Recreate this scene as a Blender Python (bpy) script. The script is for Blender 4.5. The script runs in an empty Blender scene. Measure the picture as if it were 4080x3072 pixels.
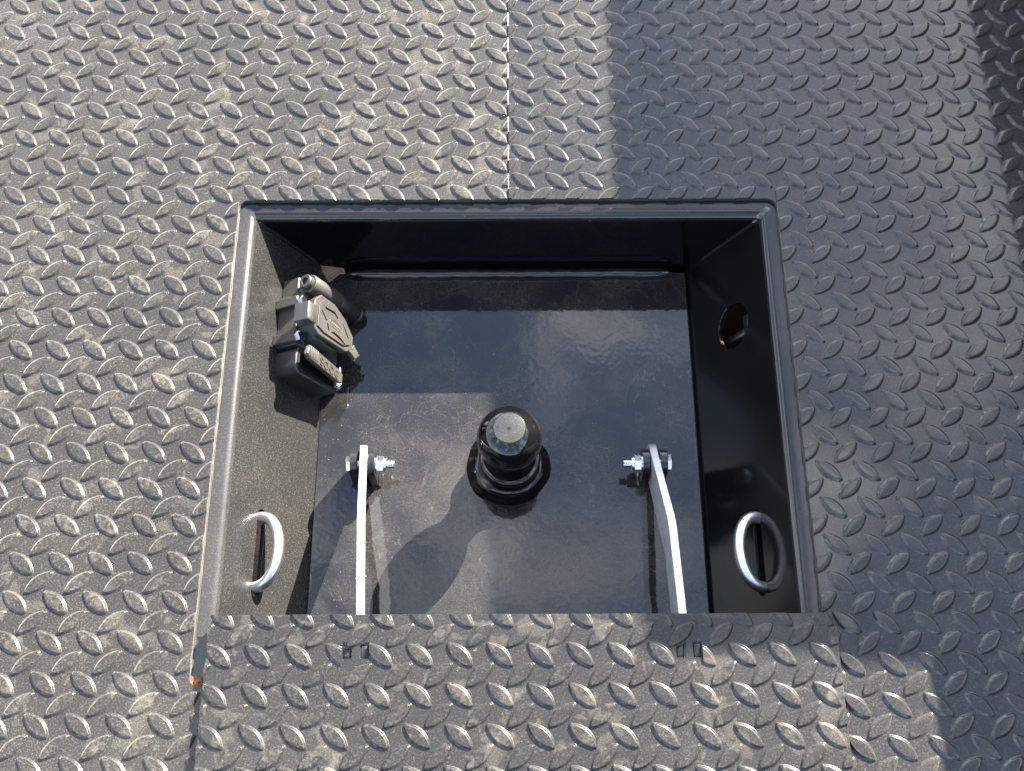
import bpy, bmesh, math, random
from mathutils import Vector, Matrix
from mathutils.geometry import tessellate_polygon

random.seed(7)
sc = bpy.context.scene
COL = sc.collection
MM = 0.001
R = math.radians

# ------------------------------------------------------------------ camera
CAM_H, TILT, ROLL, FPX = 924.0, R(23.2), 0.0039, 4567.0
fw = Vector((0, math.sin(TILT), -math.cos(TILT)))
rt0 = Vector((1, 0, 0))
up0 = rt0.cross(fw)
rt = rt0 * math.cos(-ROLL) + up0 * math.sin(-ROLL)
up = -rt0 * math.sin(-ROLL) + up0 * math.cos(-ROLL)
cam_d = bpy.data.cameras.new('camera')
cam = bpy.data.objects.new('camera', cam_d)
COL.objects.link(cam)
cam_d.sensor_width = 36.0
cam_d.lens = FPX / 4080.0 * 36.0
cam_d.clip_start, cam_d.clip_end = 0.02, 200.0
m = Matrix((rt, up, -fw)).transposed().to_4x4()
m.translation = Vector((0, 0, CAM_H * MM))
cam.matrix_world = m
sc.camera = cam

# ------------------------------------------------------------------ sky, sun, exposure
SUN = Vector((1.118, 1.415, 1.0))            # towards the sun
EL = math.atan2(SUN.z, math.hypot(SUN.x, SUN.y))
AZ = math.atan2(SUN.x, SUN.y)
world = bpy.data.worlds.new('World')
sc.world = world
world.use_nodes = True
wn = world.node_tree
wn.nodes.clear()
wo = wn.nodes.new('ShaderNodeOutputWorld')
bg = wn.nodes.new('ShaderNodeBackground')
sky = wn.nodes.new('ShaderNodeTexSky')
sky.sky_type = 'NISHITA'
sky.sun_disc = False
sky.sun_elevation = EL
sky.sun_rotation = AZ
sky.dust_density = 1.3
sky.ozone_density = 1.0
bg.inputs['Strength'].default_value = 0.066
CLOUD = 1.3
# thin scattered cloud over the whole dome
tc = wn.nodes.new('ShaderNodeTexCoord')
cn = wn.nodes.new('ShaderNodeTexNoise')
cn.inputs['Scale'].default_value = 3.2
cn.inputs['Detail'].default_value = 9.0
cn.inputs['Roughness'].default_value = 0.6
cn.inputs['Distortion'].default_value = 0.4
cr = wn.nodes.new('ShaderNodeMapRange')
cr.interpolation_type = 'SMOOTHSTEP'
cr.inputs['From Min'].default_value = 0.46
cr.inputs['From Max'].default_value = 0.70
cr.inputs['To Max'].default_value = 0.8
cm = wn.nodes.new('ShaderNodeMix')
cm.data_type = 'RGBA'
cm.inputs['B'].default_value = (11.0, 10.8, 10.4, 1)
cmap = wn.nodes.new('ShaderNodeMapping')
cmap.inputs['Location'].default_value = (CLOUD, 2.1, .7)
wn.links.new(tc.outputs['Generated'], cmap.inputs['Vector'])
wn.links.new(cmap.outputs[0], cn.inputs['Vector'])
wn.links.new(cn.outputs['Fac'], cr.inputs['Value'])
wn.links.new(cr.outputs['Result'], cm.inputs['Factor'])
wn.links.new(sky.outputs['Color'], cm.inputs['A'])
wn.links.new(cm.outputs['Result'], bg.inputs['Color'])
wn.links.new(bg.outputs['Background'], wo.inputs['Surface'])

sun_d = bpy.data.lights.new('sun', 'SUN')
sun_d.energy = 5.0
sun_d.angle = R(0.42)
sun_d.color = (1.0, 0.93, 0.82)
sun = bpy.data.objects.new('sun', sun_d)
COL.objects.link(sun)
sun.rotation_euler = (-SUN).to_track_quat('-Z', 'Y').to_euler()
sun.location = (2, 2.5, 3)

sc.view_settings.view_transform = 'Standard'
sc.view_settings.look = 'None'
sc.view_settings.gamma = 1.0
sc.view_settings.use_curve_mapping = False
sc.view_settings.exposure = 3.15
sc.render.engine = 'CYCLES'
sc.cycles.use_denoising = True
sc.cycles.sample_clamp_indirect = 6.0
sc.cycles.max_bounces = 5
sc.cycles.caustics_reflective = False
sc.cycles.caustics_refractive = False


# ------------------------------------------------------------------ material helpers
class NT:
    def __init__(s, name):
        s.mat = bpy.data.materials.new(name)
        s.mat.use_nodes = True
        s.t = s.mat.node_tree
        s.t.nodes.clear()
        s.out = s.t.nodes.new('ShaderNodeOutputMaterial')
        s.b = s.t.nodes.new('ShaderNodeBsdfPrincipled')
        s.t.links.new(s.b.outputs[0], s.out.inputs['Surface'])
        g = s.t.nodes.new('ShaderNodeNewGeometry')
        sc_ = s.t.nodes.new('ShaderNodeVectorMath')
        sc_.operation = 'SCALE'
        sc_.inputs['Scale'].default_value = 1000.0
        s.t.links.new(g.outputs['Position'], sc_.inputs[0])
        s.P = sc_.outputs[0]
        s.nor = g.outputs['Normal']

    def put(s, sock, v):
        if hasattr(v, 'default_value') or isinstance(v, bpy.types.NodeSocket):
            s.t.links.new(v, sock)
        elif isinstance(v, (tuple, list)) and len(v) == 3 and sock.type == 'RGBA':
            sock.default_value = (*v, 1)
        else:
            sock.default_value = v

    def vec(s, scale, off=(0, 0, 0), rot=(0, 0, 0)):
        n = s.t.nodes.new('ShaderNodeMapping')
        s.t.links.new(s.P, n.inputs['Vector'])
        n.inputs['Scale'].default_value = scale
        n.inputs['Location'].default_value = off
        n.inputs['Rotation'].default_value = rot
        return n.outputs[0]

    def noise(s, scale, detail=3.0, rough=0.55, dist=0.0, vec=None, out='Fac'):
        n = s.t.nodes.new('ShaderNodeTexNoise')
        s.t.links.new(vec if vec is not None else s.P, n.inputs['Vector'])
        n.inputs['Scale'].default_value = scale
        n.inputs['Detail'].default_value = detail
        n.inputs['Roughness'].default_value = rough
        n.inputs['Distortion'].default_value = dist
        return n.outputs[out]

    def math(s, op, a, b=0.0, clamp=False):
        n = s.t.nodes.new('ShaderNodeMath')
        n.operation = op
        n.use_clamp = clamp
        s.put(n.inputs[0], a)
        s.put(n.inputs[1], b)
        return n.outputs[0]

    def ss(s, v, lo, hi, to0=0.0, to1=1.0):
        n = s.t.nodes.new('ShaderNodeMapRange')
        n.interpolation_type = 'SMOOTHSTEP'
        s.put(n.inputs['Value'], v)
        n.inputs['From Min'].default_value = lo
        n.inputs['From Max'].default_value = hi
        n.inputs['To Min'].default_value = to0
        n.inputs['To Max'].default_value = to1
        return n.outputs[0]

    def mixc(s, f, a, b):
        n = s.t.nodes.new('ShaderNodeMix')
        n.data_type = 'RGBA'
        s.put(n.inputs['Factor'], f)
        s.put(n.inputs['A'], a)
        s.put(n.inputs['B'], b)
        return n.outputs['Result']

    def bump(s, h, strength, dist=0.0005, prev=None):
        n = s.t.nodes.new('ShaderNodeBump')
        n.inputs['Strength'].default_value = strength
        n.inputs['Distance'].default_value = dist
        s.put(n.inputs['Height'], h)
        if prev is not None:
            s.t.links.new(prev, n.inputs['Normal'])
        return n.outputs[0]

    def set(s, **k):
        for a, v in k.items():
            s.put(s.b.inputs[a.replace('_', ' ')], v)
        return s.mat


def contour(n, v, level, width):
    """thin line where the noise v crosses a level"""
    a = n.math('ABSOLUTE', n.math('SUBTRACT', v, level))
    return n.math('SUBTRACT', 1.0, n.ss(a, 0.0, width))


def paint(name, col=(.011, .012, .014), rough=.2, dust=(.21, .185, .145), amt=.2, big=.012, big_gain=.5,
          speck=.5, speck_scale=.75, stain=0.0, stain_scale=.03, lines=0.0, lines_scale=.02, scuff=0.0,
          peel=.25, peel_scale=.11, dust_rough=.6, rust=0.0, seed=0.0, coat=0.0, spec=.5, coat_rough=.12, sheen=0.0, lug_z=None, mud=.5):
    amt, stain, lines, scuff, sheen = amt * .45, stain * .5, lines * .5, scuff * .5, sheen * .5
    col = tuple(c * .6 for c in col)
    n = NT(name)
    o = (seed * 131.7, seed * 57.3, seed * 17.1)
    v = n.vec((1, 1, 1), o)
    nb = n.noise(big, 3, .6, .3, v)
    m = n.math('MULTIPLY', n.ss(nb, .32, .72), big_gain)
    m = n.math('ADD', m, 1.0 - big_gain * .5)
    m = n.math('MULTIPLY', m, amt)
    f1 = n.noise(speck_scale, 2, .7, 0, v)
    sp = n.math('MULTIPLY', n.ss(f1, .46, .74), speck)
    m = n.math('MULTIPLY', m, n.math('ADD', sp, 1.0 - speck * .4))
    f2 = n.noise(.5, 1, .5, 0, n.vec((1, 1, 1), (o[0] + 40, o[1] + 9, 3)))
    m = n.math('ADD', m, n.math('MULTIPLY', n.ss(f2, .68, .76), speck * .22 * min(.7, amt * 4)))
    if stain > 0:
        sv = n.noise(stain_scale, 3, .5, .6, n.vec((1, 1, 1), (o[0] + 11, o[1] + 77, 5)))
        pa = n.ss(sv, .60, .635)
        ri = contour(n, sv, .605, .012)
        pf = n.math('ADD', n.math('MULTIPLY', pa, .55), n.math('MULTIPLY', ri, .45))
        m = n.math('ADD', m, n.math('MULTIPLY', n.math('MULTIPLY', pf, n.ss(f1, .2, .6, .45, 1)), stain))
        sv2 = n.noise(stain_scale * 2.6, 2, .5, .5, n.vec((1, 1, 1), (o[0] + 3, o[1] + 23, 9)))
        m = n.math('ADD', m, n.math('MULTIPLY', n.ss(sv2, .66, .70), stain * .6))
    if lines > 0:
        lv = n.noise(lines_scale, 4, .55, 1.2, n.vec((1, 1, 1), (o[0] + 5, o[1] + 3, 1)))
        gate = n.ss(n.noise(.021, 2, .5, 0, n.vec((1, 1, 1), (9, o[1], 4))), .42, .55)
        m = n.math('ADD', m, n.math('MULTIPLY', n.math('MULTIPLY', contour(n, lv, .5, .006), gate), lines))
        lv2 = n.noise(lines_scale * 1.7, 3, .5, 2.0, n.vec((1, 1, 1), (o[0] + 50, o[1] + 31, 1)))
        m = n.math('ADD', m, n.math('MULTIPLY', n.math('MULTIPLY', contour(n, lv2, .56, .006), gate), lines * .7))
    if scuff > 0:
        w = n.noise(.016, 2, .5, 0, v)
        wp = n.noise(.009, 1, .5, 0, n.vec((1, 1, 1), (o[0] + 7, 3, 2)), 'Color')
        vm = n.t.nodes.new('ShaderNodeVectorMath')
        vm.operation = 'MULTIPLY_ADD'
        n.t.links.new(wp, vm.inputs[0])
        vm.inputs[1].default_value = (260, 260, 0)
        n.t.links.new(n.P, vm.inputs[2])
        mp = n.t.nodes.new('ShaderNodeMapping')
        n.t.links.new(vm.outputs[0], mp.inputs['Vector'])
        mp.inputs['Scale'].default_value = (.06, .38, .2)
        mp.inputs['Rotation'].default_value = (0, 0, R(-62))
        sw = n.noise(1.0, 3, .65, .3, mp.outputs[0])
        g2 = n.ss(w, .48, .62)
        m = n.math('ADD', m, n.math('MULTIPLY', n.math('MULTIPLY', n.ss(sw, .5, .68), g2), scuff))
    if lug_z is not None:
        oi = n.t.nodes.new('ShaderNodeObjectInfo')
        sep = n.t.nodes.new('ShaderNodeSeparateXYZ')
        n.t.links.new(n.P, sep.inputs[0])
        top = n.ss(sep.outputs[2], lug_z + .9, lug_z + 1.5)
        rr = n.ss(oi.outputs['Random'], .45, 1.0)
        mud_n = n.ss(n.noise(.22, 3, .6, .8, n.vec((1, 1, 1), (o[0] + 61, 5, 0))), .42, .62)
        m = n.math('ADD', m, n.math('MULTIPLY', n.math('MULTIPLY', top, rr), n.math('MULTIPLY', mud_n, mud * .5)))
    m = n.math('MULTIPLY', m, 1.0, True)
    base = n.mixc(m, col, dust)
    if rust > 0:
        rv = n.noise(.11, 3, .65, .4, n.vec((1, 1, 1), (o[0] + 91, 12, 0)))
        rf = n.math('MULTIPLY', n.ss(rv, .69, .76), rust, True)
        base = n.mixc(rf, base, (.17, .085, .042))
    rg = n.math('ADD', n.math('MULTIPLY', m, dust_rough - rough), rough)
    h = n.noise(peel_scale, 1, .5, 0, v)
    nrm = n.bump(h, peel, .0006)
    k = dict(Base_Color=base, Roughness=rg, Normal=nrm)
    mt = n.set(**k)
    n.b.inputs['Specular IOR Level'].default_value = spec
    if sheen:
        n.put(n.b.inputs['Sheen Weight'], n.math('MULTIPLY', n.ss(m, 0.0, .35, .35, 1.0), sheen))
        n.b.inputs['Sheen Roughness'].default_value = .45
        n.b.inputs['Sheen Tint'].default_value = (1, .95, .86, 1)
    if coat:
        n.b.inputs['Coat Weight'].default_value = coat
        n.b.inputs['Coat Roughness'].default_value = coat_rough
    return mt


def metal(name, col, rough, scale=.4, var=.12, aniso=None, stain=(.35, .33, .30)):
    n = NT(name)
    a = n.noise(scale, 4, .65)
    b = n.noise(.08, 3, .6)
    c = n.mixc(n.math('MULTIPLY', n.ss(b, .45, .75), .45), col, stain)
    rg = n.math('ADD', n.math('MULTIPLY', a, var), rough)
    nrm = n.bump(a, .25, .0003)
    return n.set(Base_Color=c, Metallic=1.0, Roughness=rg, Normal=nrm)


M = {}
G = (.19, .166, .130)
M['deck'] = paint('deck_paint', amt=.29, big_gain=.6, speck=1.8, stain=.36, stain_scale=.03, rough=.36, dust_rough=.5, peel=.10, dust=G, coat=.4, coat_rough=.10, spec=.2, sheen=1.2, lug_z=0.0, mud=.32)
M['deck_r'] = paint('deck_paint_shaded', amt=.24, big_gain=.7, speck=1.6, stain=.18, stain_scale=.03, rough=.3, dust_rough=.42, peel=.13, seed=2, dust=G, coat=.8, coat_rough=.05, spec=.12, sheen=.6, lug_z=0.0, mud=.08)  # dust, stains and sheen lowered to darken the shaded right plate
M['lid'] = paint('lid_paint', amt=.22, speck=1.9, stain=.40, stain_scale=.036, rough=.36, dust_rough=.5, peel=.10, seed=3, dust=G, coat=.4, coat_rough=.09, spec=.25, sheen=.14, lug_z=6.0, mud=.22)
M['floor'] = paint('floor_paint', amt=.17, big_gain=1.4, big=.016, speck=1.2, lines=.24, lines_scale=.015, scuff=.10, rough=.03, spec=.6, dust_rough=.35, peel=.10, peel_scale=.12, rust=.6, seed=4, dust=G)
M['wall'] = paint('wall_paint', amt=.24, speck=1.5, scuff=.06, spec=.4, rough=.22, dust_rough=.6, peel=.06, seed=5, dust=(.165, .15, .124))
M['wall_r'] = paint('right_wall_shade_paint', amt=.03, speck=1.4, scuff=.02, spec=.38, rough=.13, dust_rough=.6, peel=.06, seed=15, dust=G, col=(.005, .005, .006))  # same wall paint darkened, shade of the right wall put into the colour
M['wall_back'] = paint('back_wall_shade_paint', amt=.006, speck=.5, rough=.07, dust_rough=.5, peel=.06, seed=6, col=(.003, .003, .004), spec=.3)  # base and dust cut to near black, painting in the back wall's shade
M['lip'] = paint('lip_paint', amt=.20, speck=.8, rough=.26, dust_rough=.42, peel=.10, seed=7, rust=.6, dust=(.25, .225, .185), coat=.5, coat_rough=.07)
M['lip_dark'] = paint('lip_paint_dark', amt=.05, speck=.8, rough=.10, dust_rough=.42, peel=.10, seed=17, rust=.6, dust=(.25, .225, .185))  # darker, glossier variant for the back and right lips
M['side'] = paint('shade_block_paint', amt=.1, speck=.6, rough=.4, peel=.1, seed=18, col=(.06, .06, .065))  # for the added shade block out of frame
M['flat_top'] = paint('ball_flat_dust', amt=.28, speck=.9, rough=.2, dust_rough=.5, peel=.05, seed=19, dust=(.24, .23, .21))
M['gloss'] = paint('ball_paint', amt=.022, big=.035, big_gain=2.0, speck=1.0, rough=.025, dust_rough=.4, peel=.03, peel_scale=.1, seed=8, col=(.004, .004, .005))
M['tab'] = paint('bracket_paint', amt=.10, speck=.6, rough=.15, peel=.08, seed=9, rust=.5)
M['plastic'] = paint('dusty_plastic', amt=.36, big=.05, big_gain=.35, speck=.5, rough=.45, dust_rough=.75, peel=.15, peel_scale=.5, seed=10, dust=(.20, .182, .145), col=(.012, .012, .014))
M['rubber'] = paint('dark_plastic', amt=.06, speck=.6, rough=.42, dust_rough=.7, peel=.1, peel_scale=.5, seed=11, col=(.012, .013, .015))
M['weld'] = paint('weld_paint', amt=.02, speck=.4, rough=.07, peel=.5, peel_scale=.09, seed=12)
M['dark'] = paint('dark_paint', amt=.06, speck=.6, rough=.35, peel=.1, seed=13)
M['zinc'] = metal('zinc_plate', (.72, .74, .76), .40)
M['chrome'] = metal('bright_zinc', (.74, .78, .84), .16, scale=.3, var=.12)
n = NT('rust_paint')
rv = n.noise(.12, 5, .65)
M['rust'] = n.set(Specular_IOR_Level=.3, Base_Color=n.mixc(n.ss(rv, .4, .62), (.02, .016, .014), (.3, .12, .045)), Roughness=.6, Normal=n.bump(rv, .5, .0008))
n = NT('thin_rust')
rv = n.noise(.05, 4, .7)
M['thin_rust'] = n.set(Base_Color=n.mixc(n.ss(rv, .52, .68), (.02, .015, .012), (.15, .075, .035)), Roughness=.6)
n = NT('gravel')
gv = n.noise(.02, 6, .7)
M['ground'] = n.set(Base_Color=n.mixc(n.ss(gv, .35, .65), (.035, .02, .012), (.10, .062, .042)), Roughness=.9, Normal=n.bump(gv, 1.0, .02))


# ------------------------------------------------------------------ mesh helpers (all in millimetres)
class MB:
    def __init__(s):
        s.v, s.f = [], []

    def add(s, verts, faces):
        k = len(s.v)
        s.v += [tuple(p) for p in verts]
        s.f += [tuple(i + k for i in q) for q in faces]
        return s

    def loft(s, loops, closed=True, caps=True):
        """stack of equal-length loops"""
        nn = len(loops[0])
        v = [p for l in loops for p in l]
        f = []
        for i in range(len(loops) - 1):
            for j in range(nn if closed else nn - 1):
                j2 = (j + 1) % nn
                f.append((i * nn + j, i * nn + j2, (i + 1) * nn + j2, (i + 1) * nn + j))
        if caps:
            f.append(tuple(range(nn - 1, -1, -1)))
            f.append(tuple((len(loops) - 1) * nn + j for j in range(nn)))
        return s.add(v, f)

    def box(s, p0, p1, bev=0.4, T=None):
        T = T or (lambda a, b, c: (a, b, c))
        x0, y0, z0 = [min(a, b) for a, b in zip(p0, p1)]
        x1, y1, z1 = [max(a, b) for a, b in zip(p0, p1)]
        b = min(bev, (x1 - x0) / 3, (y1 - y0) / 3, (z1 - z0) / 3)
        L = []
        for z, i in ((z0, b), (z0 + b, 0), (z1 - b, 0), (z1, b)):
            L.append([T(*q) for q in ((x0 + i + b, y0 + i, z), (x1 - i - b, y0 + i, z), (x1 - i, y0 + i + b, z), (x1 - i, y1 - i - b, z),
                                      (x1 - i - b, y1 - i, z), (x0 + i + b, y1 - i, z), (x0 + i, y1 - i - b, z), (x0 + i, y0 + i + b, z))])
        return s.loft(L)

    def tube(s, pts, r, seg=14, caps=True):
        pts = [Vector(p) for p in pts]
        rad = r if isinstance(r, (list, tuple)) else [r] * len(pts)
        loops, prev = [], None
        for i, p in enumerate(pts):
            t = (pts[min(i + 1, len(pts) - 1)] - pts[max(i - 1, 0)]).normalized()
            a = prev - t * prev.dot(t) if prev is not None else (Vector((0, 0, 1)) if abs(t.z) < .9 else Vector((1, 0, 0))) - t * (t.z if abs(t.z) < .9 else t.x)
            a.normalize()
            prev = a
            b = t.cross(a)
            loops.append([p + (a * math.cos(2 * math.pi * j / seg) + b * math.sin(2 * math.pi * j / seg)) * rad[i] for j in range(seg)])
        return s.loft(loops, caps=caps)

    def lathe(s, c, prof, seg=48, axis=None, wob=0.0):
        """prof: (r, h) along axis (default +Z)"""
        ax = Vector(axis or (0, 0, 1)).normalized()
        a = (Vector((1, 0, 0)) if abs(ax.x) < .9 else Vector((0, 1, 0)))
        a = (a - ax * a.dot(ax)).normalized()
        b = ax.cross(a)
        c = Vector(c)
        ph = [random.uniform(0, 6.28) for _ in range(4)]
        loops = []
        for r, h in prof:
            l = []
            for j in range(seg):
                t = 2 * math.pi * j / seg
                w = 1 + wob * (math.sin(3 * t + ph[0]) + .7 * math.sin(5 * t + ph[1]) + .5 * math.sin(9 * t + ph[2])) if wob else 1
                l.append(c + ax * h + (a * math.cos(t) + b * math.sin(t)) * r * w)
            loops.append(l)
        return s.loft(loops)

    def plate(s, outer, holes, z0, z1, T=None, bev=0.5):
        """flat plate with holes; outer and holes are 2-D loops; T maps (u, v, w)"""
        T = T or (lambda a, b, c: (a, b, c))
        def area(l):
            return sum(l[i][0] * l[(i + 1) % len(l)][1] - l[(i + 1) % len(l)][0] * l[i][1] for i in range(len(l))) / 2
        outer = outer if area(outer) > 0 else outer[::-1]
        holes = [h if area(h) < 0 else h[::-1] for h in holes]
        def inset(l, d):
            o = []
            for i in range(len(l)):
                p, q, r_ = Vector(l[i - 1]), Vector(l[i]), Vector(l[(i + 1) % len(l)])
                e1, e2 = (q - p).normalized(), (r_ - q).normalized()
                n1, n2 = Vector((-e1.y, e1.x)), Vector((-e2.y, e2.x))
                k = 1 + n1.dot(n2)
                o.append(tuple(q + (n1 + n2) * (d / max(k, .3))))
            return o
        loops = [outer] + holes
        ins = [inset(l, bev) for l in loops]
        tri = tessellate_polygon([[Vector((a, b, 0)) for a, b in l] for l in ins])
        flat = [p for l in ins for p in l]
        s.add([T(a, b, z1) for a, b in flat], [tuple(t) for t in tri])
        s.add([T(a, b, z0) for l in loops for a, b in l], [tuple(t)[::-1] for t in tri])
        for l, i_ in zip(loops, ins):
            nn = len(l)
            v = [T(a, b, z0) for a, b in l] + [T(a, b, z1 - bev) for a, b in l] + [T(a, b, z1) for a, b in i_]
            f = []
            for k in (0, 1):
                for j in range(nn):
                    j2 = (j + 1) % nn
                    f.append((k * nn + j, k * nn + j2, (k + 1) * nn + j2, (k + 1) * nn + j))
            s.add(v, f)
        return s

    def mesh(s, name, base=(0, 0, 0), smooth=40):
        bm = bmesh.new()
        vs = [bm.verts.new(((x - base[0]) * MM, (y - base[1]) * MM, (z - base[2]) * MM)) for x, y, z in s.v]
        for q in s.f:
            try:
                bm.faces.new([vs[i] for i in q])
            except ValueError:
                pass
        bmesh.ops.remove_doubles(bm, verts=bm.verts, dist=2e-7)
        bmesh.ops.recalc_face_normals(bm, faces=bm.faces)
        me = bpy.data.meshes.new(name)
        bm.to_mesh(me)
        bm.free()
        if smooth:
            for p in me.polygons:
                p.use_smooth = True
            me.set_sharp_from_angle(angle=R(smooth))
        return me

    def build(s, name, mt, parent=None, base=None, smooth=40):
        if base is None:
            base = tuple(parent['_b']) if parent is not None else (0, 0, 0)
        me = s.mesh(name, base, smooth)
        me.materials.append(M[mt])
        o = bpy.data.objects.new(name, me)
        COL.objects.link(o)
        o['_b'] = base
        if parent is not None:
            o.parent = parent
        else:
            o.location = Vector(base) * MM
        return o


def tag(o, label=None, cat=None, group=None, kind=None):
    if label: o['label'] = label
    if cat: o['category'] = cat
    if group: o['group'] = group
    if kind: o['kind'] = kind
    return o


def empty(name, base):
    o = bpy.data.objects.new(name, None)
    COL.objects.link(o)
    o.location = Vector(base) * MM
    o.empty_display_size = .01
    o['_b'] = base
    return o


def arc(cx, cy, r, a0, a1, n=6):
    return [(cx + r * math.cos(R(a0 + (a1 - a0) * i / n)), cy + r * math.sin(R(a0 + (a1 - a0) * i / n))) for i in range(n + 1)]


# ------------------------------------------------------------------ dimensions of the place
XL, XR, YB, YF = -256.3, 249.8, 586.8, 138.5      # edges of the cut in the deck
SEAM = -2.7
FZ = -106.0                                       # floor of the box
DT = 4.0                                          # deck plate thickness
LX0, LX1, LY1, LZ = -243.6, 258.6, 194.0, 6.0     # open lid: left, right, near edge, top

# ------------------------------------------------------------------ ground under the truck and an added out-of-frame block that casts the shade
g = MB().box((-9000, -9000, -1020), (9000, 9000, -1000), 1).build('ground', 'ground', base=(0, 0, -1000))
tag(g, 'brown gravel ground seen through the gap under the hitch box', 'ground', kind='structure')
WX = 784.0
sw = MB().box((WX, 1026, -60), (WX + 900, 3600, 620), 6).box((580, -900, .5), (WX - .5, 3600, 229), 6).box((WX, -900, -60), (WX + 900, 1025.5, 229), 6).build('side_wall', 'side', base=(WX, 1000, 0))  # unseen stepped block, sized to throw the deck shade and a dark reflection
tag(sw, 'stepped block added out of frame on the right to cast the shade', 'shade block', kind='structure')

# ------------------------------------------------------------------ deck plates with raised lugs
PITCH_Y = 32.3


def lug_mesh(sign, name, L=27.6, W=11.0, Hh=1.95, ang=41.0, seg=24):
    a = R(-ang if sign < 0 else ang)
    ca, sa = math.cos(a), math.sin(a)
    def outline(l, w, z):
        pts = []
        for j in range(seg):
            t = 2 * math.pi * (j + .5) / seg
            u, vv = math.cos(t), math.sin(t)
            x = l / 2 * u
            prof = max(0.0, 1 - abs(u) ** 1.9) ** .95
            y = (w / 2 * prof + min(.85, w * .14)) * (1 if vv > 0 else -1)
            pts.append((x * ca - y * sa, x * sa + y * ca, z))
        return pts
    mb = MB()
    loops = [outline(L + 1.4, W + 1.3, -.05), outline(L + .3, W + .2, .09), outline(L - .5, W - .7, .48), outline(L - 2.5, W - 2.9, Hh - .46),
             outline(L - 3.1, W - 3.5, Hh - .18), outline(L - 3.7, W - 4.1, Hh - .04), outline(L - 4.3, W - 4.7, Hh), outline(L - 10, W - 7.2, Hh + .03)]
    mb.loft(loops, caps=False)
    mb.f.append(tuple(7 * seg + j for j in range(seg)))
    me = mb.mesh(name, smooth=75)
    return me


def lattice(x0, y0, px, py, xr, yr):
    """lug centres: backslash lugs on the lattice, slash lugs half a step off"""
    out = []
    for i in range(-40, 41):
        for j in range(-50, 51):
            for sg, dx, dy in ((-1, 0, 0), (1, .5, .5)):
                x, y = x0 + (i + dx) * px, y0 + (j + dy) * py
                if xr[0] < x < xr[1] and yr[0] < y < yr[1]:
                    out.append((sg, x, y))
    return out


def in_frame(x, y, z=0, mg=.02):
    d = Vector((x, y, z - CAM_H))
    w = d.dot(fw)
    u, v = .5 + FPX * d.dot(rt) / w / 4080, .5 + FPX * d.dot(up) / w / 3072
    return -mg < u < 1 + mg and -mg < v < 1 + mg


def cut_lug(me, x, y, planes):
    """copy of a lug trimmed by planes (axis, value, keep_sign) given in deck millimetres"""
    bm = bmesh.new()
    bm.from_mesh(me)
    for ax, val, keep in planes:
        c = (val - (x if ax == 0 else y)) * MM
        co = (c, 0, 0) if ax == 0 else (0, c, 0)
        no = (-keep, 0, 0) if ax == 0 else (0, -keep, 0)
        r_ = bmesh.ops.bisect_plane(bm, geom=bm.verts[:] + bm.edges[:] + bm.faces[:], plane_co=co, plane_no=no, clear_outer=True)
        ed = [e for e in r_['geom_cut'] if isinstance(e, bmesh.types.BMEdge)]
        if len(ed) > 2:
            try:
                vs = [v for e in ed for v in e.verts]
                bmesh.ops.contextual_create(bm, geom=ed)
            except Exception:
                pass
    ok = len(bm.faces) > 0
    m2 = bpy.data.meshes.new('lug')
    bm.to_mesh(m2)
    for mt_ in me.materials:
        m2.materials.append(mt_)
    bm.free()
    for p in m2.polygons:
        p.use_smooth = True
    m2.set_sharp_from_angle(angle=R(75))
    return m2 if ok else None


def place_lugs(plate, mt, spots, rule, z, seedv, hidden=lambda x, y: False):
    rnd = random.Random(seedv)
    protos = {}
    for sg in (-1, 1):
        me = lug_mesh(sg, 'lug')
        me.materials.append(M[mt])
        protos[sg] = me
    lo = {sg: lug_mesh(sg, 'lug_plain', seg=10) for sg in (-1, 1)}
    rows = []
    for sg, x, y in spots:
        pl = rule(x, y)
        if pl is None:
            continue
        vis = in_frame(x, y, z) and not hidden(x, y)
        rows.append((Vector((x, y, z - CAM_H)).length if vis else 1e9, sg, x, y, pl, vis))
    rows.sort(key=lambda q: q[0])
    base = plate['_b']
    n_ind, rest = 0, []
    for d, sg, x, y, pl, vis in rows:
        if vis and n_ind < 300:
            me = protos[sg]
            if pl:
                me = cut_lug(me, x, y, pl)
                if me is None:
                    continue
            o = bpy.data.objects.new('lug', me)
            COL.objects.link(o)
            o.parent = plate
            o.location = Vector((x - base[0], y - base[1], z - base[2])) * MM
            o.scale = (1, 1, rnd.uniform(.88, 1.1))
            o.rotation_euler = (0, 0, 0) if pl else (R(rnd.gauss(0, .7)), R(rnd.gauss(0, .7)), R(rnd.uniform(-1.3, 1.3)))
            n_ind += 1
        else:
            rest.append((sg, x, y, pl, vis))
    bm = bmesh.new()
    for sg, x, y, pl, vis in rest:
        src = protos[sg] if vis else lo[sg]
        me = src if not pl else cut_lug(src, x, y, pl)
        if me is None:
            continue
        k = len(bm.verts)
        bm.from_mesh(me)
        bm.verts.ensure_lookup_table()
        off = Vector((x - base[0], y - base[1], z - base[2])) * MM
        for v in bm.verts[k:]:
            v.co += off
    me = bpy.data.meshes.new('lug_field')
    bm.to_mesh(me)
    bm.free()
    for p in me.polygons:
        p.use_smooth = True
    me.set_sharp_from_angle(angle=R(75))
    me.materials.clear()
    me.materials.append(M[mt])
    for p in me.polygons:
        p.material_index = 0
    o = bpy.data.objects.new('lug_field', me)
    COL.objects.link(o)
    o.parent = plate
    o['kind'] = 'stuff'


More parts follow.
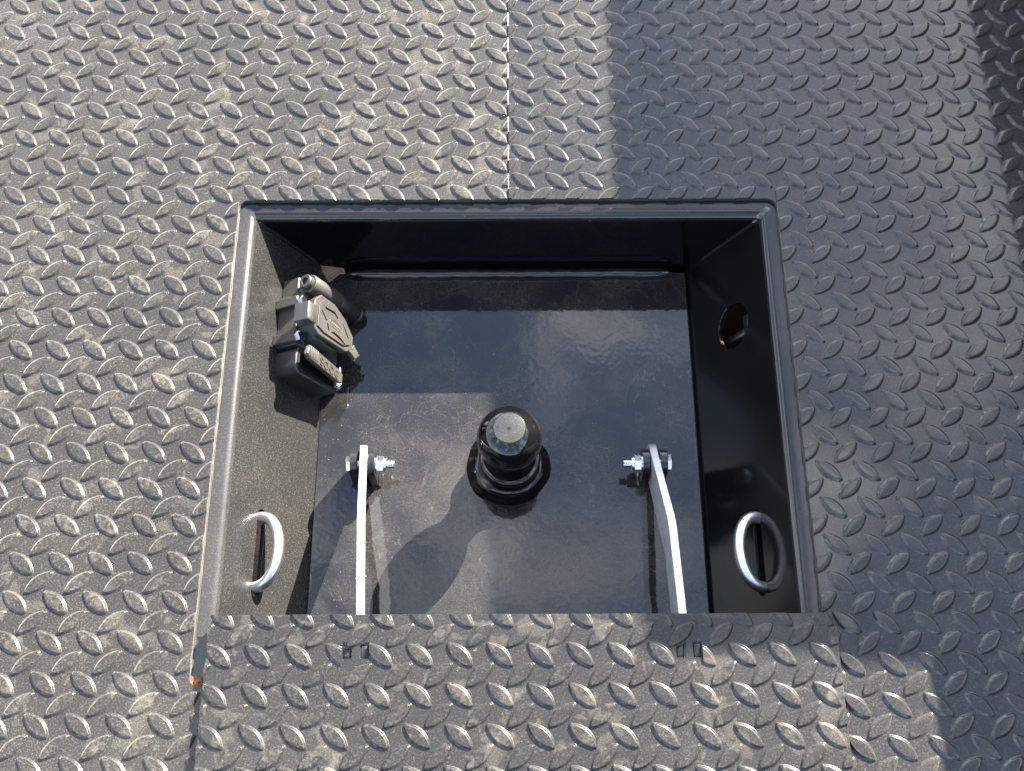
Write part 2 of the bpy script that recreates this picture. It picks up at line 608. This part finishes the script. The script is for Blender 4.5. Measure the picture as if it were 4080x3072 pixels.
rc = 9.0
left_outline = [(-1250, -900), (SEAM - .35, -900), (SEAM - .35, YF)] + \
    arc(XL + rc, YF + rc, rc, 270, 180) + arc(XL + rc, YB - rc, rc, 180, 90) + [(SEAM - .35, YB), (SEAM - .35, 1750), (-1250, 1750)]
right_outline = [(788, -900), (788, 1750), (SEAM + .35, 1750), (SEAM + .35, YB)] + \
    arc(XR - rc, YB - rc, rc, 90, 0) + arc(XR - rc, YF + rc, rc, 0, -90) + [(SEAM + .35, YF), (SEAM + .35, -900)]
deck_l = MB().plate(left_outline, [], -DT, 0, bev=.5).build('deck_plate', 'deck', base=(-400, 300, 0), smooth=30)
tag(deck_l, 'dusty sunlit black steel tread plate deck left of the welded seam', 'deck plate', kind='structure')
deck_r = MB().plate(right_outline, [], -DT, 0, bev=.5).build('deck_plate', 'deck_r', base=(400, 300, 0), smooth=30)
tag(deck_r, 'glossy black steel tread plate deck right of the welded seam, mostly in shade', 'deck plate', kind='structure')


def rule_left(x, y, h=14.2, hy=12.0):
    pl = []
    if x - h > SEAM: return None
    if x + h > SEAM: pl.append((0, SEAM - .35, -1))
    inx, iny = x + h > XL, (y + hy > YF and y - hy < YB)
    if inx and iny:
        if x > XL - 3 and YF + 3 < y < YB - 3 and (x > XL + h or True):
            if x - h > XL and (y - hy > YF and y + hy < YB): return None
        # trim on the side the centre lies on
        if x <= XL or (x < XL + h and YF < y < YB): pl.append((0, XL, -1))
        elif y >= (YB + YF) / 2: pl.append((1, YB, 1))
        else: pl.append((1, YF, -1))
    return pl


def rule_right(x, y, h=14.2, hy=12.0):
    pl = []
    if x + h < SEAM: return None
    if x - h < SEAM: pl.append((0, SEAM + .35, 1))
    if x - h < XR and (y + hy > YF and y - hy < YB):
        if x + h < XR and (y - hy > YF and y + hy < YB): return None
        if x >= XR or (x > XR - h and YF < y < YB): pl.append((0, XR, 1))
        elif y >= (YB + YF) / 2: pl.append((1, YB, 1))
        else: pl.append((1, YF, -1))
    return pl


under_lid = lambda x, y: LX0 - 4 < x < LX1 + 4 and y < LY1 - 6
place_lugs(deck_l, 'deck', lattice(-46.4, 626.0, 32.5, 32.3, (-760, 12), (-160, 1130)), rule_left, 0.0, 1, under_lid)
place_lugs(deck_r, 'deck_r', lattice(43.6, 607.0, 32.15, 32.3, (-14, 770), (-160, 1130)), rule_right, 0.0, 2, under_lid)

# welded seam between the two plates (only beyond the cut and in front of it)
sb = MB()
for y0, y1 in ((YB + .3, 1750), (-900, YF - .3)):
    nseg = int((y1 - y0) / 7)
    pts = [(SEAM + random.uniform(-.15, .15), y0 + (y1 - y0) * i / nseg, -.75 + random.uniform(-.3, .25)) for i in range(nseg + 1)]
    sb.tube(pts, .62, 8)
sb.build('weld_seam', 'dark', deck_l)
bl = MB().lathe((-8.2, 681, -.2), [(0.2, 1.9), (1.7, 1.6), (2.6, .7), (3.2, 0)], 14, wob=.06).build('weld_spatter', 'weld', deck_l)

# ------------------------------------------------------------------ hitch box
box = empty('hitch_box', (-3, 360, FZ))
tag(box, 'black painted steel gooseneck hitch box sunk into the tread plate deck', 'hitch box')
NP = 10
side_prof = [(-14, -4.4), (-6, -4.4), (4, -4.5), (9.2, -4.6)]
back_prof = [(-14, -4.4), (-6, -4.4), (2, -4.5), (7.2, -4.6)]
for i in range(1, 8):
    a = R(61 * i / 7)
    side_prof.append((9.2 + 7.8 * math.sin(a), -4.6 - 7.8 * (1 - math.cos(a))))
    a = R(90 * i / 7)
    back_prof.append((7.2 + 8.8 * math.sin(a), -4.6 - 8.8 * (1 - math.cos(a))))
# lip strips with mitred corners
def strip(pa, pb):
    return MB().loft([pa, pb], closed=False, caps=False)
cTL = [(XL + s_[0], YB - b_[0], (s_[1] + b_[1]) / 2) for s_, b_ in zip(side_prof, back_prof)]
cTR = [(XR - s_[0], YB - b_[0], (s_[1] + b_[1]) / 2) for s_, b_ in zip(side_prof, back_prof)]
cBL = [(XL + s_[0], YF + b_[0], (s_[1] + b_[1]) / 2) for s_, b_ in zip(side_prof, back_prof)]
cBR = [(XR - s_[0], YF + b_[0], (s_[1] + b_[1]) / 2) for s_, b_ in zip(side_prof, back_prof)]
def side_sec(x, sg, y):
    return [(x + sg * o, y, z) for o, z in side_prof]
def back_sec(y, sg, x):
    return [(x, y + sg * o, z) for o, z in back_prof]
L1, L2 = side_sec(XL, 1, YB - 22), side_sec(XL, 1, YF + 22)
R1, R2 = side_sec(XR, -1, YB - 22), side_sec(XR, -1, YF + 22)
B1, B2 = back_sec(YB, -1, XL + 22), back_sec(YB, -1, XR - 22)
F1, F2 = back_sec(YF, 1, XL + 22), back_sec(YF, 1, XR - 22)
MB().loft([cTL, L1, L2, cBL], closed=False, caps=False).build('lip', 'lip', box)
MB().loft([cTR, R1, R2, cBR], closed=False, caps=False).build('lip', 'lip_dark', box)
MB().loft([cTL, B1, B2, cTR], closed=False, caps=False).build('lip', 'lip_dark', box)
MB().loft([cBL, F1, F2, cBR], closed=False, caps=False).build('lip', 'lip', box)
# rusty joint between the deck edge and the lip
for x_, sg in ((XL, 1), (XR, -1)):
    MB().tube([(x_ + sg * random.uniform(.1, .5), YF + 12 + (YB - YF - 24) * i / 60, -4.3 + random.uniform(-.1, .25)) for i in range(61)], .55, 6).build('joint_rust', 'thin_rust', box)
# ground-down corner welds on the lip
for (cx, cy) in ((XL + 9, YB - 9), (XR - 9, YB - 9)):
    MB().lathe((cx, cy, -7.6), [(10.5, 0), (8.2, 1.4), (5, 2.6), (2.5, 3.1), (.3, 3.2)], 26, wob=.09).build('corner_weld', 'lip', box)

# side walls: local frame s (down the slope), y, n (out of the wall)
TL_, SL = Vector((XL + side_prof[-1][0], 0, side_prof[-1][1])), Vector((54.0, 0, -98.0)).normalized()
NL = Vector((-SL.z, 0, SL.x))
TR_, SR = Vector((XR - side_prof[-1][0], 0, side_prof[-1][1])), Vector((-54.0, 0, -98.0)).normalized()
NR = Vector((SR.z, 0, -SR.x))
def WL(s, y, n=0.0):
    p = TL_ + SL * s + NL * n
    return (p.x, y, p.z)
def WR(s, y, n=0.0):
    p = TR_ + SR * s + NR * n
    return (p.x, y, p.z)
YW1, YW0 = 571.0, 154.0
def slot(s0, y0, y1, w=4.9):
    return arc(s0, y0, w, 180, 360) + arc(s0, y1, w, 0, 180)
SLOT_S = 42.0
lw_out = [(0, YW0), (118, YW0), (118, 553), (107, 560), (97, YW1), (0, YW1)]
MB().plate(lw_out, [slot(SLOT_S, 225, 293)], -4, 0, WL, .3).build('side_wall', 'wall', box, smooth=30)
rw_out = [(0, YW0), (118, YW0), (118, YW1), (0, YW1)]
hole = [(50 + 21.5 * math.cos(2 * math.pi * i / 40), 479 + 22.5 * math.sin(2 * math.pi * i / 40)) for i in range(40)]
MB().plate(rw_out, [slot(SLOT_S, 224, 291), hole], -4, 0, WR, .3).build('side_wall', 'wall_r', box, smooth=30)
zt = back_prof[-1][1]
bw = [(TL_.x, zt), (TL_.x + SL.x * 100, -98), (-171, -103), (-171, -118), (TR_.x + SR.x * 119, -118), (TR_.x, zt)]
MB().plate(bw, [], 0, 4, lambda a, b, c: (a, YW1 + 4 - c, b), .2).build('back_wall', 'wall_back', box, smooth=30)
MB().plate([(TL_.x, zt), (-190, -114), (180, -114), (TR_.x, zt)], [], 0, 4, lambda a, b, c: (a, YW0 - 4 + c, b), .2).build('front_wall', 'wall_back', box, smooth=30)
fl = MB().plate([(-186.2, YW0 + 1), (177.2, YW0 + 1), (177.2, 567)] + [(177.2, 567), (-176, 567), (-186.2, 557)][1:], [], FZ - 12, FZ, bev=1.0).build('floor_plate', 'floor', box, smooth=20)
# corner and floor weld beads
def bead(p0, p1, r, n, wob=.22):
    p0, p1 = Vector(p0), Vector(p1)
    pts, rad = [], []
    for i in range(n + 1):
        t = i / n
        pts.append(p0.lerp(p1, t) + Vector((0, random.uniform(-1, 1), random.uniform(-1, 1))) * r * wob * .5)
        e = min(1, 3.2 * min(t * n, (1 - t) * n) / n * 6 + .45)
        rad.append(r * e * (1 + random.uniform(-wob, wob) * .5))
    return MB().tube(pts, rad, 12)
bead((-168, 564.0, FZ + 1.6), (163, 564.0, FZ + 1.6), 6.2, 46, .12).build('weld_bead', 'weld', box)
bead(WL(2, YW1 - 1, 0), WL(88, YW1 - 1, 0), 2.6, 22).build('weld_bead', 'weld', box)
bead(WR(2, YW1 - 1, 0), WR(88, YW1 - 1, 0), 2.6, 22).build('weld_bead', 'weld', box)
MB().tube([WL(116, y, 1.2) for y in range(160, 560, 20)], 1.6, 8).build('weld_bead', 'weld', box)
MB().tube([WR(116, y, 1.2) for y in range(160, 560, 20)], 1.6, 8).build('weld_bead', 'weld', box)
# rusty end of the lip at the near left corner
MB().lathe((XL + 3.5, YF + 2.0, -6), [(8.6, 0), (8.2, 1.6), (6, 2.4), (.4, 2.6)], 18, wob=.03).build('rusty_corner', 'rust', box)
# dark block added behind the right wall to keep gaps there black
MB().box((150, 150, -190), (330, 700, -122), 3).build('dark_backing', 'dark', box)

# hinge brackets: two upright tabs each side of an arm
PV = (351.0, -79.5)
def tab_outline(w=13.0):
    return [(PV[0] - w, FZ - 1), (PV[0] + w, FZ - 1)] + arc(PV[0], PV[1] + 2, w, 0, 180, 10)
for tabs in (((-148.6, -142.0), (-132.6, -126.2)), ((119.6, 126.4), (135.6, 142.4))):
    br = empty('hinge_bracket', ((tabs[0][0] + tabs[1][1]) / 2, PV[0], FZ))
    br.parent = box
    br.location = (Vector(br['_b']) - Vector(box['_b'])) * MM
    for x0, x1 in tabs:
        o = MB().plate(tab_outline(), [], x0, x1, lambda a, b, c: (c, a, b), .6).build('tab', 'tab', br, smooth=40)
        bd = MB()
        for sg, xx in ((-1, x0), (1, x1)):
            bd.tube([(xx + random.uniform(-.4, .4), PV[0] - 13 + 26 * i / 9, FZ + .3) for i in range(10)], 2.1, 8)
    MB().tube([(tabs[0][0] - .5, PV[0] - 13 + 26 * i / 9, FZ + random.uniform(0, .6)) for i in range(10)], 2.4, 8).build('weld_bead', 'weld', br)
    MB().tube([(tabs[1][1] + .5, PV[0] - 13 + 26 * i / 9, FZ + random.uniform(0, .6)) for i in range(10)], 2.4, 8).build('weld_bead', 'weld', br)

# ------------------------------------------------------------------ lift arms with pivot bolts
def arm_profile():
    low = [(158, -40), (255, -43), (262, -47), (281.5, -62), (330, -91), (338, -97)]
    end = arc(PV[0] + 1, PV[1], 17.0, -115, 62, 9)
    top = [(282, -9.5), (275, -5.5), (266, -3.0), (190, 1.0), (158, 1.6)]
    return low + end + top

def hexa(c, r, x0, x1, cham=1.0):
    mb = MB()
    def ring(rr, x):
        return [(x, c[0] + rr * math.cos(R(60 * i + 30)), c[1] + rr * math.sin(R(60 * i + 30))) for i in range(6)]
    sgn = 1 if x1 > x0 else -1
    return mb.loft([ring(r, x0), ring(r, x1 - sgn * cham), ring(r * .86, x1)])

def threaded(c, r, x0, x1, pitch=1.9):
    pts, rad = [], []
    nst = int(abs(x1 - x0) / pitch * 2)
    for i in range(nst + 1):
        pts.append((x0 + (x1 - x0) * i / nst, c[0], c[1]))
        rad.append(r if i % 2 else r * .84)
    return MB().tube(pts, rad, 16)

def make_arm(name, x0, x1, head, lean, drift, label):
    t = 6.6
    base = (x0, PV[0], PV[1])
    a = empty(name, base)
    tag(a, label, 'lift arm', 'zinc lift arms of the lid')
    def T(u, v, w):          # the arm leans sideways as it rises
        return (x1 + lean * (v + 62) + drift * max(0.0, min(1.0, (358 - u) / 82)) + .042 * max(0.0, 276 - u) + w, u, v)
    MB().plate(arm_profile(), [], -t / 2, t / 2, T, .45).build('bar', 'zinc', a, smooth=30)
    s = head                                  # side of the bolt head (-1 left, +1 right)
    xin, xout = x0 + s * 11.9, x0 + s * 16.6
    hd = hexa(PV, 8.2, xin, xout).build('bolt_head', 'chrome', a, smooth=20)
    MB().tube([(x0 + s * 12, *PV), (x0 - s * 13, *PV)], 4.7, 16).build('bolt_shank', 'chrome', a)
    MB().lathe((x0 - s * 11.1, *PV), [(8.6, 0), (8.6, 1.1), (8.2, 1.4)], 24, axis=(-s, 0, 0)).build('washer', 'chrome', a)
    hexa(PV, 8.2, x0 - s * 12.5, x0 - s * 18.5, .5).build('nut', 'chrome', a, smooth=20)
    MB().lathe((x0 - s * 18.4, *PV), [(7.2, 0), (7.0, 2.2), (5.6, 3.2)], 24, axis=(-s, 0, 0)).build('nut_collar', 'chrome', a)
    threaded(PV, 4.6, x0 - s * 20, x0 - s * 28.2).build('bolt_thread', 'chrome', a, smooth=0)
    return a

make_arm('lift_arm', -137.0, -135.7, -1, .15, 0.0, 'brightly sunlit zinc lift arm left of the hitch ball, running under the lid')
make_arm('lift_arm', 130.9, 129.4, 1, 0.0, 4.5, 'zinc lift arm in shade right of the hitch ball, grey side face showing')

# ------------------------------------------------------------------ hitch ball
BX, BY, BH = -2.4, 358.6, 74.0
ball = empty('hitch_ball', (BX, BY, FZ))
tag(ball, 'glossy black gooseneck hitch ball with flat top standing in the box', 'hitch ball')
RB = 29.3
prof = []
for i in range(0, 33):
    a = -R(57) + (R(59.7) + R(57)) * i / 32
    prof.append((RB * math.cos(a), BH + RB * math.sin(a)))
rt_, ht_ = prof[-1]
prof += [(rt_ - .5, ht_ + .35), (rt_ - 1.4, ht_ + .5), (.3, ht_ + .55)]
MB().lathe((BX, BY, FZ), prof, 64).build('ball', 'gloss', ball, smooth=35)
MB().lathe((BX, BY, FZ), [(25.5, 24), (22.5, 30), (19, 34), (17.2, 38), (16.6, 43), (16.4, 49), (16.6, 54)], 48).build('neck', 'gloss', ball)
MB().lathe((BX, BY, FZ), [(30.6, -2), (29.2, 8), (28.6, 14), (28.8, 22), (28.2, 24.8), (26.6, 26), (20, 26.6)], 56).build('collar', 'gloss', ball, smooth=50)
MB().lathe((BX - 1.5, BY, FZ), [(40.5, -1), (39.3, .9), (37, 3.0), (34.5, 6.4), (31.5, 9.6), (28, 11)], 72, wob=.018).build('weld_bead', 'gloss', ball, smooth=60)
MB().lathe((BX, BY, FZ + ht_), [(rt_ - 1.0, .45), (rt_ - 1.5, .62), (.3, .66)], 40).build('flat_top', 'flat_top', ball, smooth=20)
MB().lathe((BX, BY, FZ + ht_ + .6), [(1.7, 0), (1.5, .5), (.6, .7), (.15, .3)], 14).build('centre_mark', 'tab', ball)

# ------------------------------------------------------------------ safety chain loops
def chain_loop(W_, yc, label):
    pts = []
    hl, pr = 31.0, 23.0
    s0 = SLOT_S - 1.5
    pts.append(W_(s0 + 1, yc - hl, -14))
    for i in range(0, 25):
        a = math.pi * i / 24
        pts.append(W_(s0 + 1.0 * math.sin(a), yc - hl * math.cos(a), pr * math.sin(a) ** .85 - 1.0))
    pts.append(W_(s0 + 1, yc + hl, -14))
    b = W_(SLOT_S, yc, 0)
    t = empty('chain_loop', b)
    tag(t, label, 'chain loop', 'safety chain loops')
    MB().tube(pts, 5.1, 20).build('rod', 'zinc_rod', t, smooth=60)
    # cross pin that keeps the loop from pulling through, behind the wall
    MB().tube([W_(s0, yc - hl - 6, -13), W_(s0, yc + hl + 6, -13)], 3.5, 10).build('keeper', 'dark', t)
    return t
M['zinc_rod'] = metal('zinc_rod', (.68, .71, .75), .24, scale=.5, var=.16)
chain_loop(WL, 259, 'sunlit zinc safety chain loop on the dusty left box wall')
chain_loop(WR, 257.5, 'zinc safety chain loop on the shaded right box wall, mirrored in the paint')

# ------------------------------------------------------------------ trailer wiring socket on the left wall
base = WL(60, 475, 0)
con = empty('trailer_socket', base)
tag(con, 'dusty black plastic trailer wiring socket with hinged covers on the left wall', 'trailer socket')
def bx(mb, s, y, n_, bev=.8):
    return mb.box((s[0], y[0], n_[0]), (s[1], y[1], n_[1]), bev, WL)
MB_ = lambda: MB()
# mounting block and its two bolt ears
bx(bx(MB_(), (41, 104), (453, 506), (0, 23)), (44, 104), (505.5, 526), (0, 20), 1.2).build('housing', 'plastic', con)
for y0, y1 in ((491.5, 501.5), (454.5, 464.5)):
    e = bx(MB_(), (36.2, 46), (y0, y1), (0, 26), .8).build('ear', 'plastic', con)
    yc = (y0 + y1) / 2
    def ring(r_, n_):
        return [WL(41.2 + r_ * math.cos(R(60 * i)), yc + r_ * math.sin(R(60 * i)), n_) for i in range(6)]
    MB().loft([ring(5.6, 25.9), ring(5.6, 29.4), ring(4.7, 30.4)]).build('bolt', 'chrome', e, smooth=20)
# round socket body
def ring_l(s0, y0, r_, n_, k=40):
    return [WL(s0 + r_ * math.cos(2 * math.pi * i / k), y0 + r_ * math.sin(2 * math.pi * i / k), n_) for i in range(k)]
MB().loft([ring_l(68, 478, 23.5, 22), ring_l(68, 478, 23.5, 40), ring_l(68, 478, 22.5, 42)]).build('socket_body', 'rubber', con)
# hinged cover: elongated octagon with raised frame, hinge block and finger tab
CN = 46.0
cov = [(36, 466), (46, 459.5), (88, 458.5), (98, 465), (98, 478), (85, 491), (68, 500), (47, 501), (38, 493)]
cv = MB().plate(cov, [], CN - 6.5, CN, WL, .8).build('cover', 'plastic', con, smooth=30)
bx(MB_(), (25.5, 38.5), (466.5, 485), (CN - 14, CN + 3.2), .8).build('hinge_block', 'plastic', cv)
tab = [(94, 462), (104, 457.5), (110.5, 463), (101, 471.5)]
ft = MB().plate(tab, [], CN - 5, CN - .6, WL, .6).build('finger_tab', 'plastic', cv, smooth=30)
gr = MB()
for i in range(3):
    s_ = 101.5 + i * 2.4
    gr.tube([WL(s_, 463.6 - i * .9, CN - .5), WL(s_ + 3.2, 467.2 - i * 1.5, CN - .5)], .45, 6)
gr.build('grip_rib', 'plastic', cv)
# raised field on the cover, broken by dark grooves around an oval badge
field = [(42, 467), (52, 463.8), (82, 462.5), (92, 467), (92, 476.5), (80, 488), (66, 496), (50, 497), (43, 490)]
gv = [[(52, 490), (66, 490.6), (72, 486.6), (71, 485.2), (65.5, 488.6), (52, 488.2)],
      [(46, 484.5), (48, 484.5), (55.5, 477.6), (53.8, 476.6)],
      [(55.2, 475), (57.3, 475), (60, 468.6), (58, 468)],
      [(62.5, 468.4), (66.5, 470.2), (77, 468.2), (84.5, 464.6), (83.6, 463.5), (76, 466.2), (66.5, 468.1), (63.2, 466.8)],
      [(78.5, 484), (80.6, 482.8), (89.5, 472.8), (87.6, 472.4)]]
MB().plate(field, gv, CN - .2, CN + 1.5, WL, .25).build('cover_field', 'plastic', cv, smooth=25)
ov = MB()
pts = [WL(68.5 + 11 * math.cos(t_) * .86 + 3.4 * math.sin(t_) * .2, 477.5 + 3.6 * math.sin(t_) + 1.6 * -math.cos(t_), CN + 1.5) for t_ in [2 * math.pi * i / 30 for i in range(31)]]
ov.tube(pts, .35, 6)
for i in range(6):
    s_ = 62.4 + i * 2.3
    ov.box((s_, 477.2 - (s_ - 68.5) * .15 - 1.1, CN + 1.4), (s_ + 1.3, 477.2 - (s_ - 68.5) * .15 + 1.1, CN + 2.0), .2, WL)
ov.build('badge', 'plastic', cv)
# spring barrel along the far side with a star-socket screw
def barrel(s0, s1, y0, n0, r_, prf=None):
    mb = MB()
    L = []
    prf = prf or [(s0, r_ * .9), (s0 + 1.2, r_), (s1 - 1.2, r_), (s1, r_ * .9)]
    for s_, rr in prf:
        L.append([WL(s_, y0 + rr * math.cos(2 * math.pi * j / 28), n0 + rr * math.sin(2 * math.pi * j / 28)) for j in range(28)])
    return mb.loft(L)
bar = barrel(45, 88, 516, 31, 9.4).build('hinge_barrel', 'plastic', con)
barrel(88, 118, 516, 31, 8.6).build('hinge_sleeve', 'rubber', con)
barrel(117.5, 123, 516, 31, 9.6).build('sleeve_cap', 'rubber', con)
bs = barrel(0, 0, 516, 31, 6.6, [(46, 6.8), (39.6, 6.8), (38.6, 6.2), (38.6, 3.6), (42.0, 3.3), (42.0, .2)]).build('screw', 'plastic', bar, smooth=30)
bx(MB_(), (45, 60), (505, 519), (14, 26), 1).build('barrel_web', 'plastic', bar)
# flat socket with its own small flap
def rrect(s0, s1, y0, y1, r_):
    return arc(s0 + r_, y0 + r_, r_, 180, 270) + arc(s1 - r_, y0 + r_, r_, 270, 360) + arc(s1 - r_, y1 - r_, r_, 0, 90) + arc(s0 + r_, y1 - r_, r_, 90, 180)
MB().plate(rrect(41, 106, 425, 452, 8), [rrect(47, 101, 430, 447, 5)], 0, 26, WL, 1.0).build('flat_socket', 'rubber', con, smooth=40)
bx(MB_(), (46, 102), (429, 448), (4, 12)).build('socket_face', 'rubber', con)
def FL(s, y, n_=0):
    # flap lifted open a little at its up-slope end
    k = (100 - s) / 64.0
    return WL(s - .06 * n_, y, n_ + 30 + 9 * k)
flo = [(36, 437.5), (40, 434), (94, 431.5), (100, 433), (100.5, 442), (94, 444.5), (45, 447), (38.5, 446.5)]
fp = MB().plate(flo, [], 0, 4.6, FL, .6).build('small_flap', 'plastic', con, smooth=30)
gr = MB()
for i in range(5):
    gr.box((40 + i * 3.0, 435.2, 4.4), (41.2 + i * 3.0, 446, 5.6), .3, FL)
gr.build('grip_rib', 'plastic', fp)
# raised letters on the flap
cu = bpy.data.curves.new('flap_letters', 'FONT')
cu.body = 'SOOG'
cu.size = 11.5
cu.extrude = .5
cu.space_character = 1.12
tmp = bpy.data.objects.new('tmp', cu)
COL.objects.link(tmp)
dg = bpy.context.evaluated_depsgraph_get()
tm = tmp.evaluated_get(dg).to_mesh()
mbt = MB()
mbt.add([FL(57.5 + v.co.x, 435.0 - v.co.x * .05 + v.co.y, 4.8 + v.co.z) for v in tm.vertices], [tuple(p.vertices) for p in tm.polygons])
tmp.to_mesh_clear() if hasattr(tmp, 'to_mesh_clear') else None
bpy.data.objects.remove(tmp)
mbt.build('flap_letters', 'plastic', fp, smooth=0)
MB().tube([WL(100, 428, 30), WL(100, 450, 30)], 2.4, 12).build('hinge_pin', 'chrome', con)
sp = MB()
sp.tube([WL(98 + 3.4 * math.cos(a * .9), 429 + a * .28, 30 + 3.4 * math.sin(a * .9)) for a in range(0, 16)], .8, 8)
sp.build('spring', 'chrome', con)

# ------------------------------------------------------------------ loose wiring behind the hole in the right wall
tb = empty('wiring_clip', WR(50, 479, -30))
tag(tb, 'black T-shaped bracket seen through the round hole in the right wall', 'bracket')
MB().box((46, 464, -22), (53, 494, -15), .8, WR).build('upright', 'dark', tb)
MB().box((52.5, 474, -20), (80, 481, -15), .8, WR).build('stem', 'dark', tb)
MB().tube([WR(28, 446, -26), WR(36, 460, -30), WR(40, 478, -36), WR(30, 500, -44), WR(20, 530, -50)], 4.2, 10)
bo = MB().box((30, 430, -70), (90, 500, -52), 2, WR).build('timber_block', 'timber', None, base=WR(60, 465, -60)) if False else None
n = NT('cardboard')
cv_ = n.noise(.05, 4, .6)
M['cable'] = n.set(Base_Color=n.mixc(n.ss(cv_, .4, .6), (.30, .15, .07), (.45, .25, .13)), Roughness=.7)
cb = MB().tube([WR(88, 440, -24), WR(70, 452, -22), WR(56, 463, -26), WR(40, 476, -30), WR(28, 500, -40), WR(20, 540, -50)], 5.2, 12).build('cable', 'cable', base=WR(60, 465, -24))
tag(cb, 'tan cable behind the round hole in the right wall', 'cable')

# ------------------------------------------------------------------ open lid
lid = empty('box_lid', (7.5, 60, 2))
tag(lid, 'tread plate lid of the hitch box, folded open over the near deck edge', 'lid')
cr_ = 9.0
lo_ = [(LX0, -245), (LX1, -245)] + [(LX1, LY1 - cr_), (LX1 - 3, LY1 - 3.2), (LX1 - cr_, LY1)] + [(LX0 + cr_, LY1), (LX0 + 3, LY1 - 3.2), (LX0, LY1 - cr_)]
def rect(x0, x1, y0, y1):
    return [(x0, y0), (x1, y0), (x1, y1), (x0, y1)]
slots = [(-135.6, -128.4), (-121.4, -114.2), (129.6, 136.6), (143.1, 150.1)]
lp = MB().plate(lo_, [rect(a, b, 159.0, 171.4) for a, b in slots], LZ - 3.8, LZ, bev=.5).build('plate', 'lid', lid, smooth=30)
for a, b in slots:
    MB().box((a + .5, 159.6, LZ - 5.6), (b - .5, 170.6, LZ - 2.0), .4).build('slot_tab', 'lid', lp)


def rule_lid(x, y, h=14.2, hy=12.0):
    pl = []
    if x + h < LX0 or x - h > LX1 or y - hy > LY1: return None
    if x - h < LX0: pl.append((0, LX0 + .3, 1))
    if x + h > LX1: pl.append((0, LX1 - .3, -1))
    if y + hy > LY1: pl.append((1, LY1 - .3, -1))
    # where a slot was punched through a lug, trim the lug at the slot
    for a, b in slots:
        if a - 9 < x < b + 9 and 154 < y < 176:
            pl.append((0, a - .2, -1) if x < (a + b) / 2 else (0, b + .2, 1))
    return pl


place_lugs(lid, 'lid', [q for q in lattice(21.7, 161.4, 31.95, 31.0, (LX0 - 14, LX1 + 14), (-240, LY1 + 14))], rule_lid, LZ, 3)

# ------------------------------------------------------------------ loose grit
n = NT('grit_stone')
gc = n.noise(.9, 2, .6)
M['grit'] = n.set(Base_Color=n.mixc(n.ss(gc, .35, .65), (.05, .036, .024), (.19, .155, .11)), Roughness=.85)
rg = random.Random(11)
gm = MB()
def pebble(x, y, z, r_):
    L = []
    a0 = rg.uniform(0, 6)
    e = rg.uniform(.6, 1)
    for h, k in ((-.3, .6), (.25, 1.0), (.7, .75), (.95, .25)):
        L.append([(x + r_ * k * math.cos(a0 + 2 * math.pi * j / 7) * rg.uniform(.85, 1.1), y + e * r_ * k * math.sin(a0 + 2 * math.pi * j / 7) * rg.uniform(.85, 1.1), z + h * r_ * .8) for j in range(7)])
    gm.loft(L)
for _ in range(150):
    pebble(rg.uniform(-183, 174), rg.uniform(205, 560), FZ, rg.choice((.35, .4, .5, .6, .8)))
for _ in range(22):
    pebble(-184 + abs(rg.gauss(0, 9)), rg.uniform(205, 440), FZ, rg.choice((.35, .45, .6, .8)))
for _ in range(260):
    x, y = rg.uniform(-520, 500), rg.uniform(80, 820)
    if not (XL - 3 < x < XR + 3 and y < YB + 3):
        pebble(x, y, 0, rg.choice((.35, .45, .6, .8)))
for _ in range(60):
    pebble(rg.uniform(LX0 + 3, LX1 - 3), rg.uniform(70, LY1 - 4), LZ, rg.choice((.35, .45, .6)))
go = gm.build('grit', 'grit', base=(0, 300, 0))
tag(go, 'fine tan grit scattered over the deck, lid and box floor', 'grit', kind='stuff')

for o in bpy.data.objects:
    if '_b' in o:
        del o['_b']
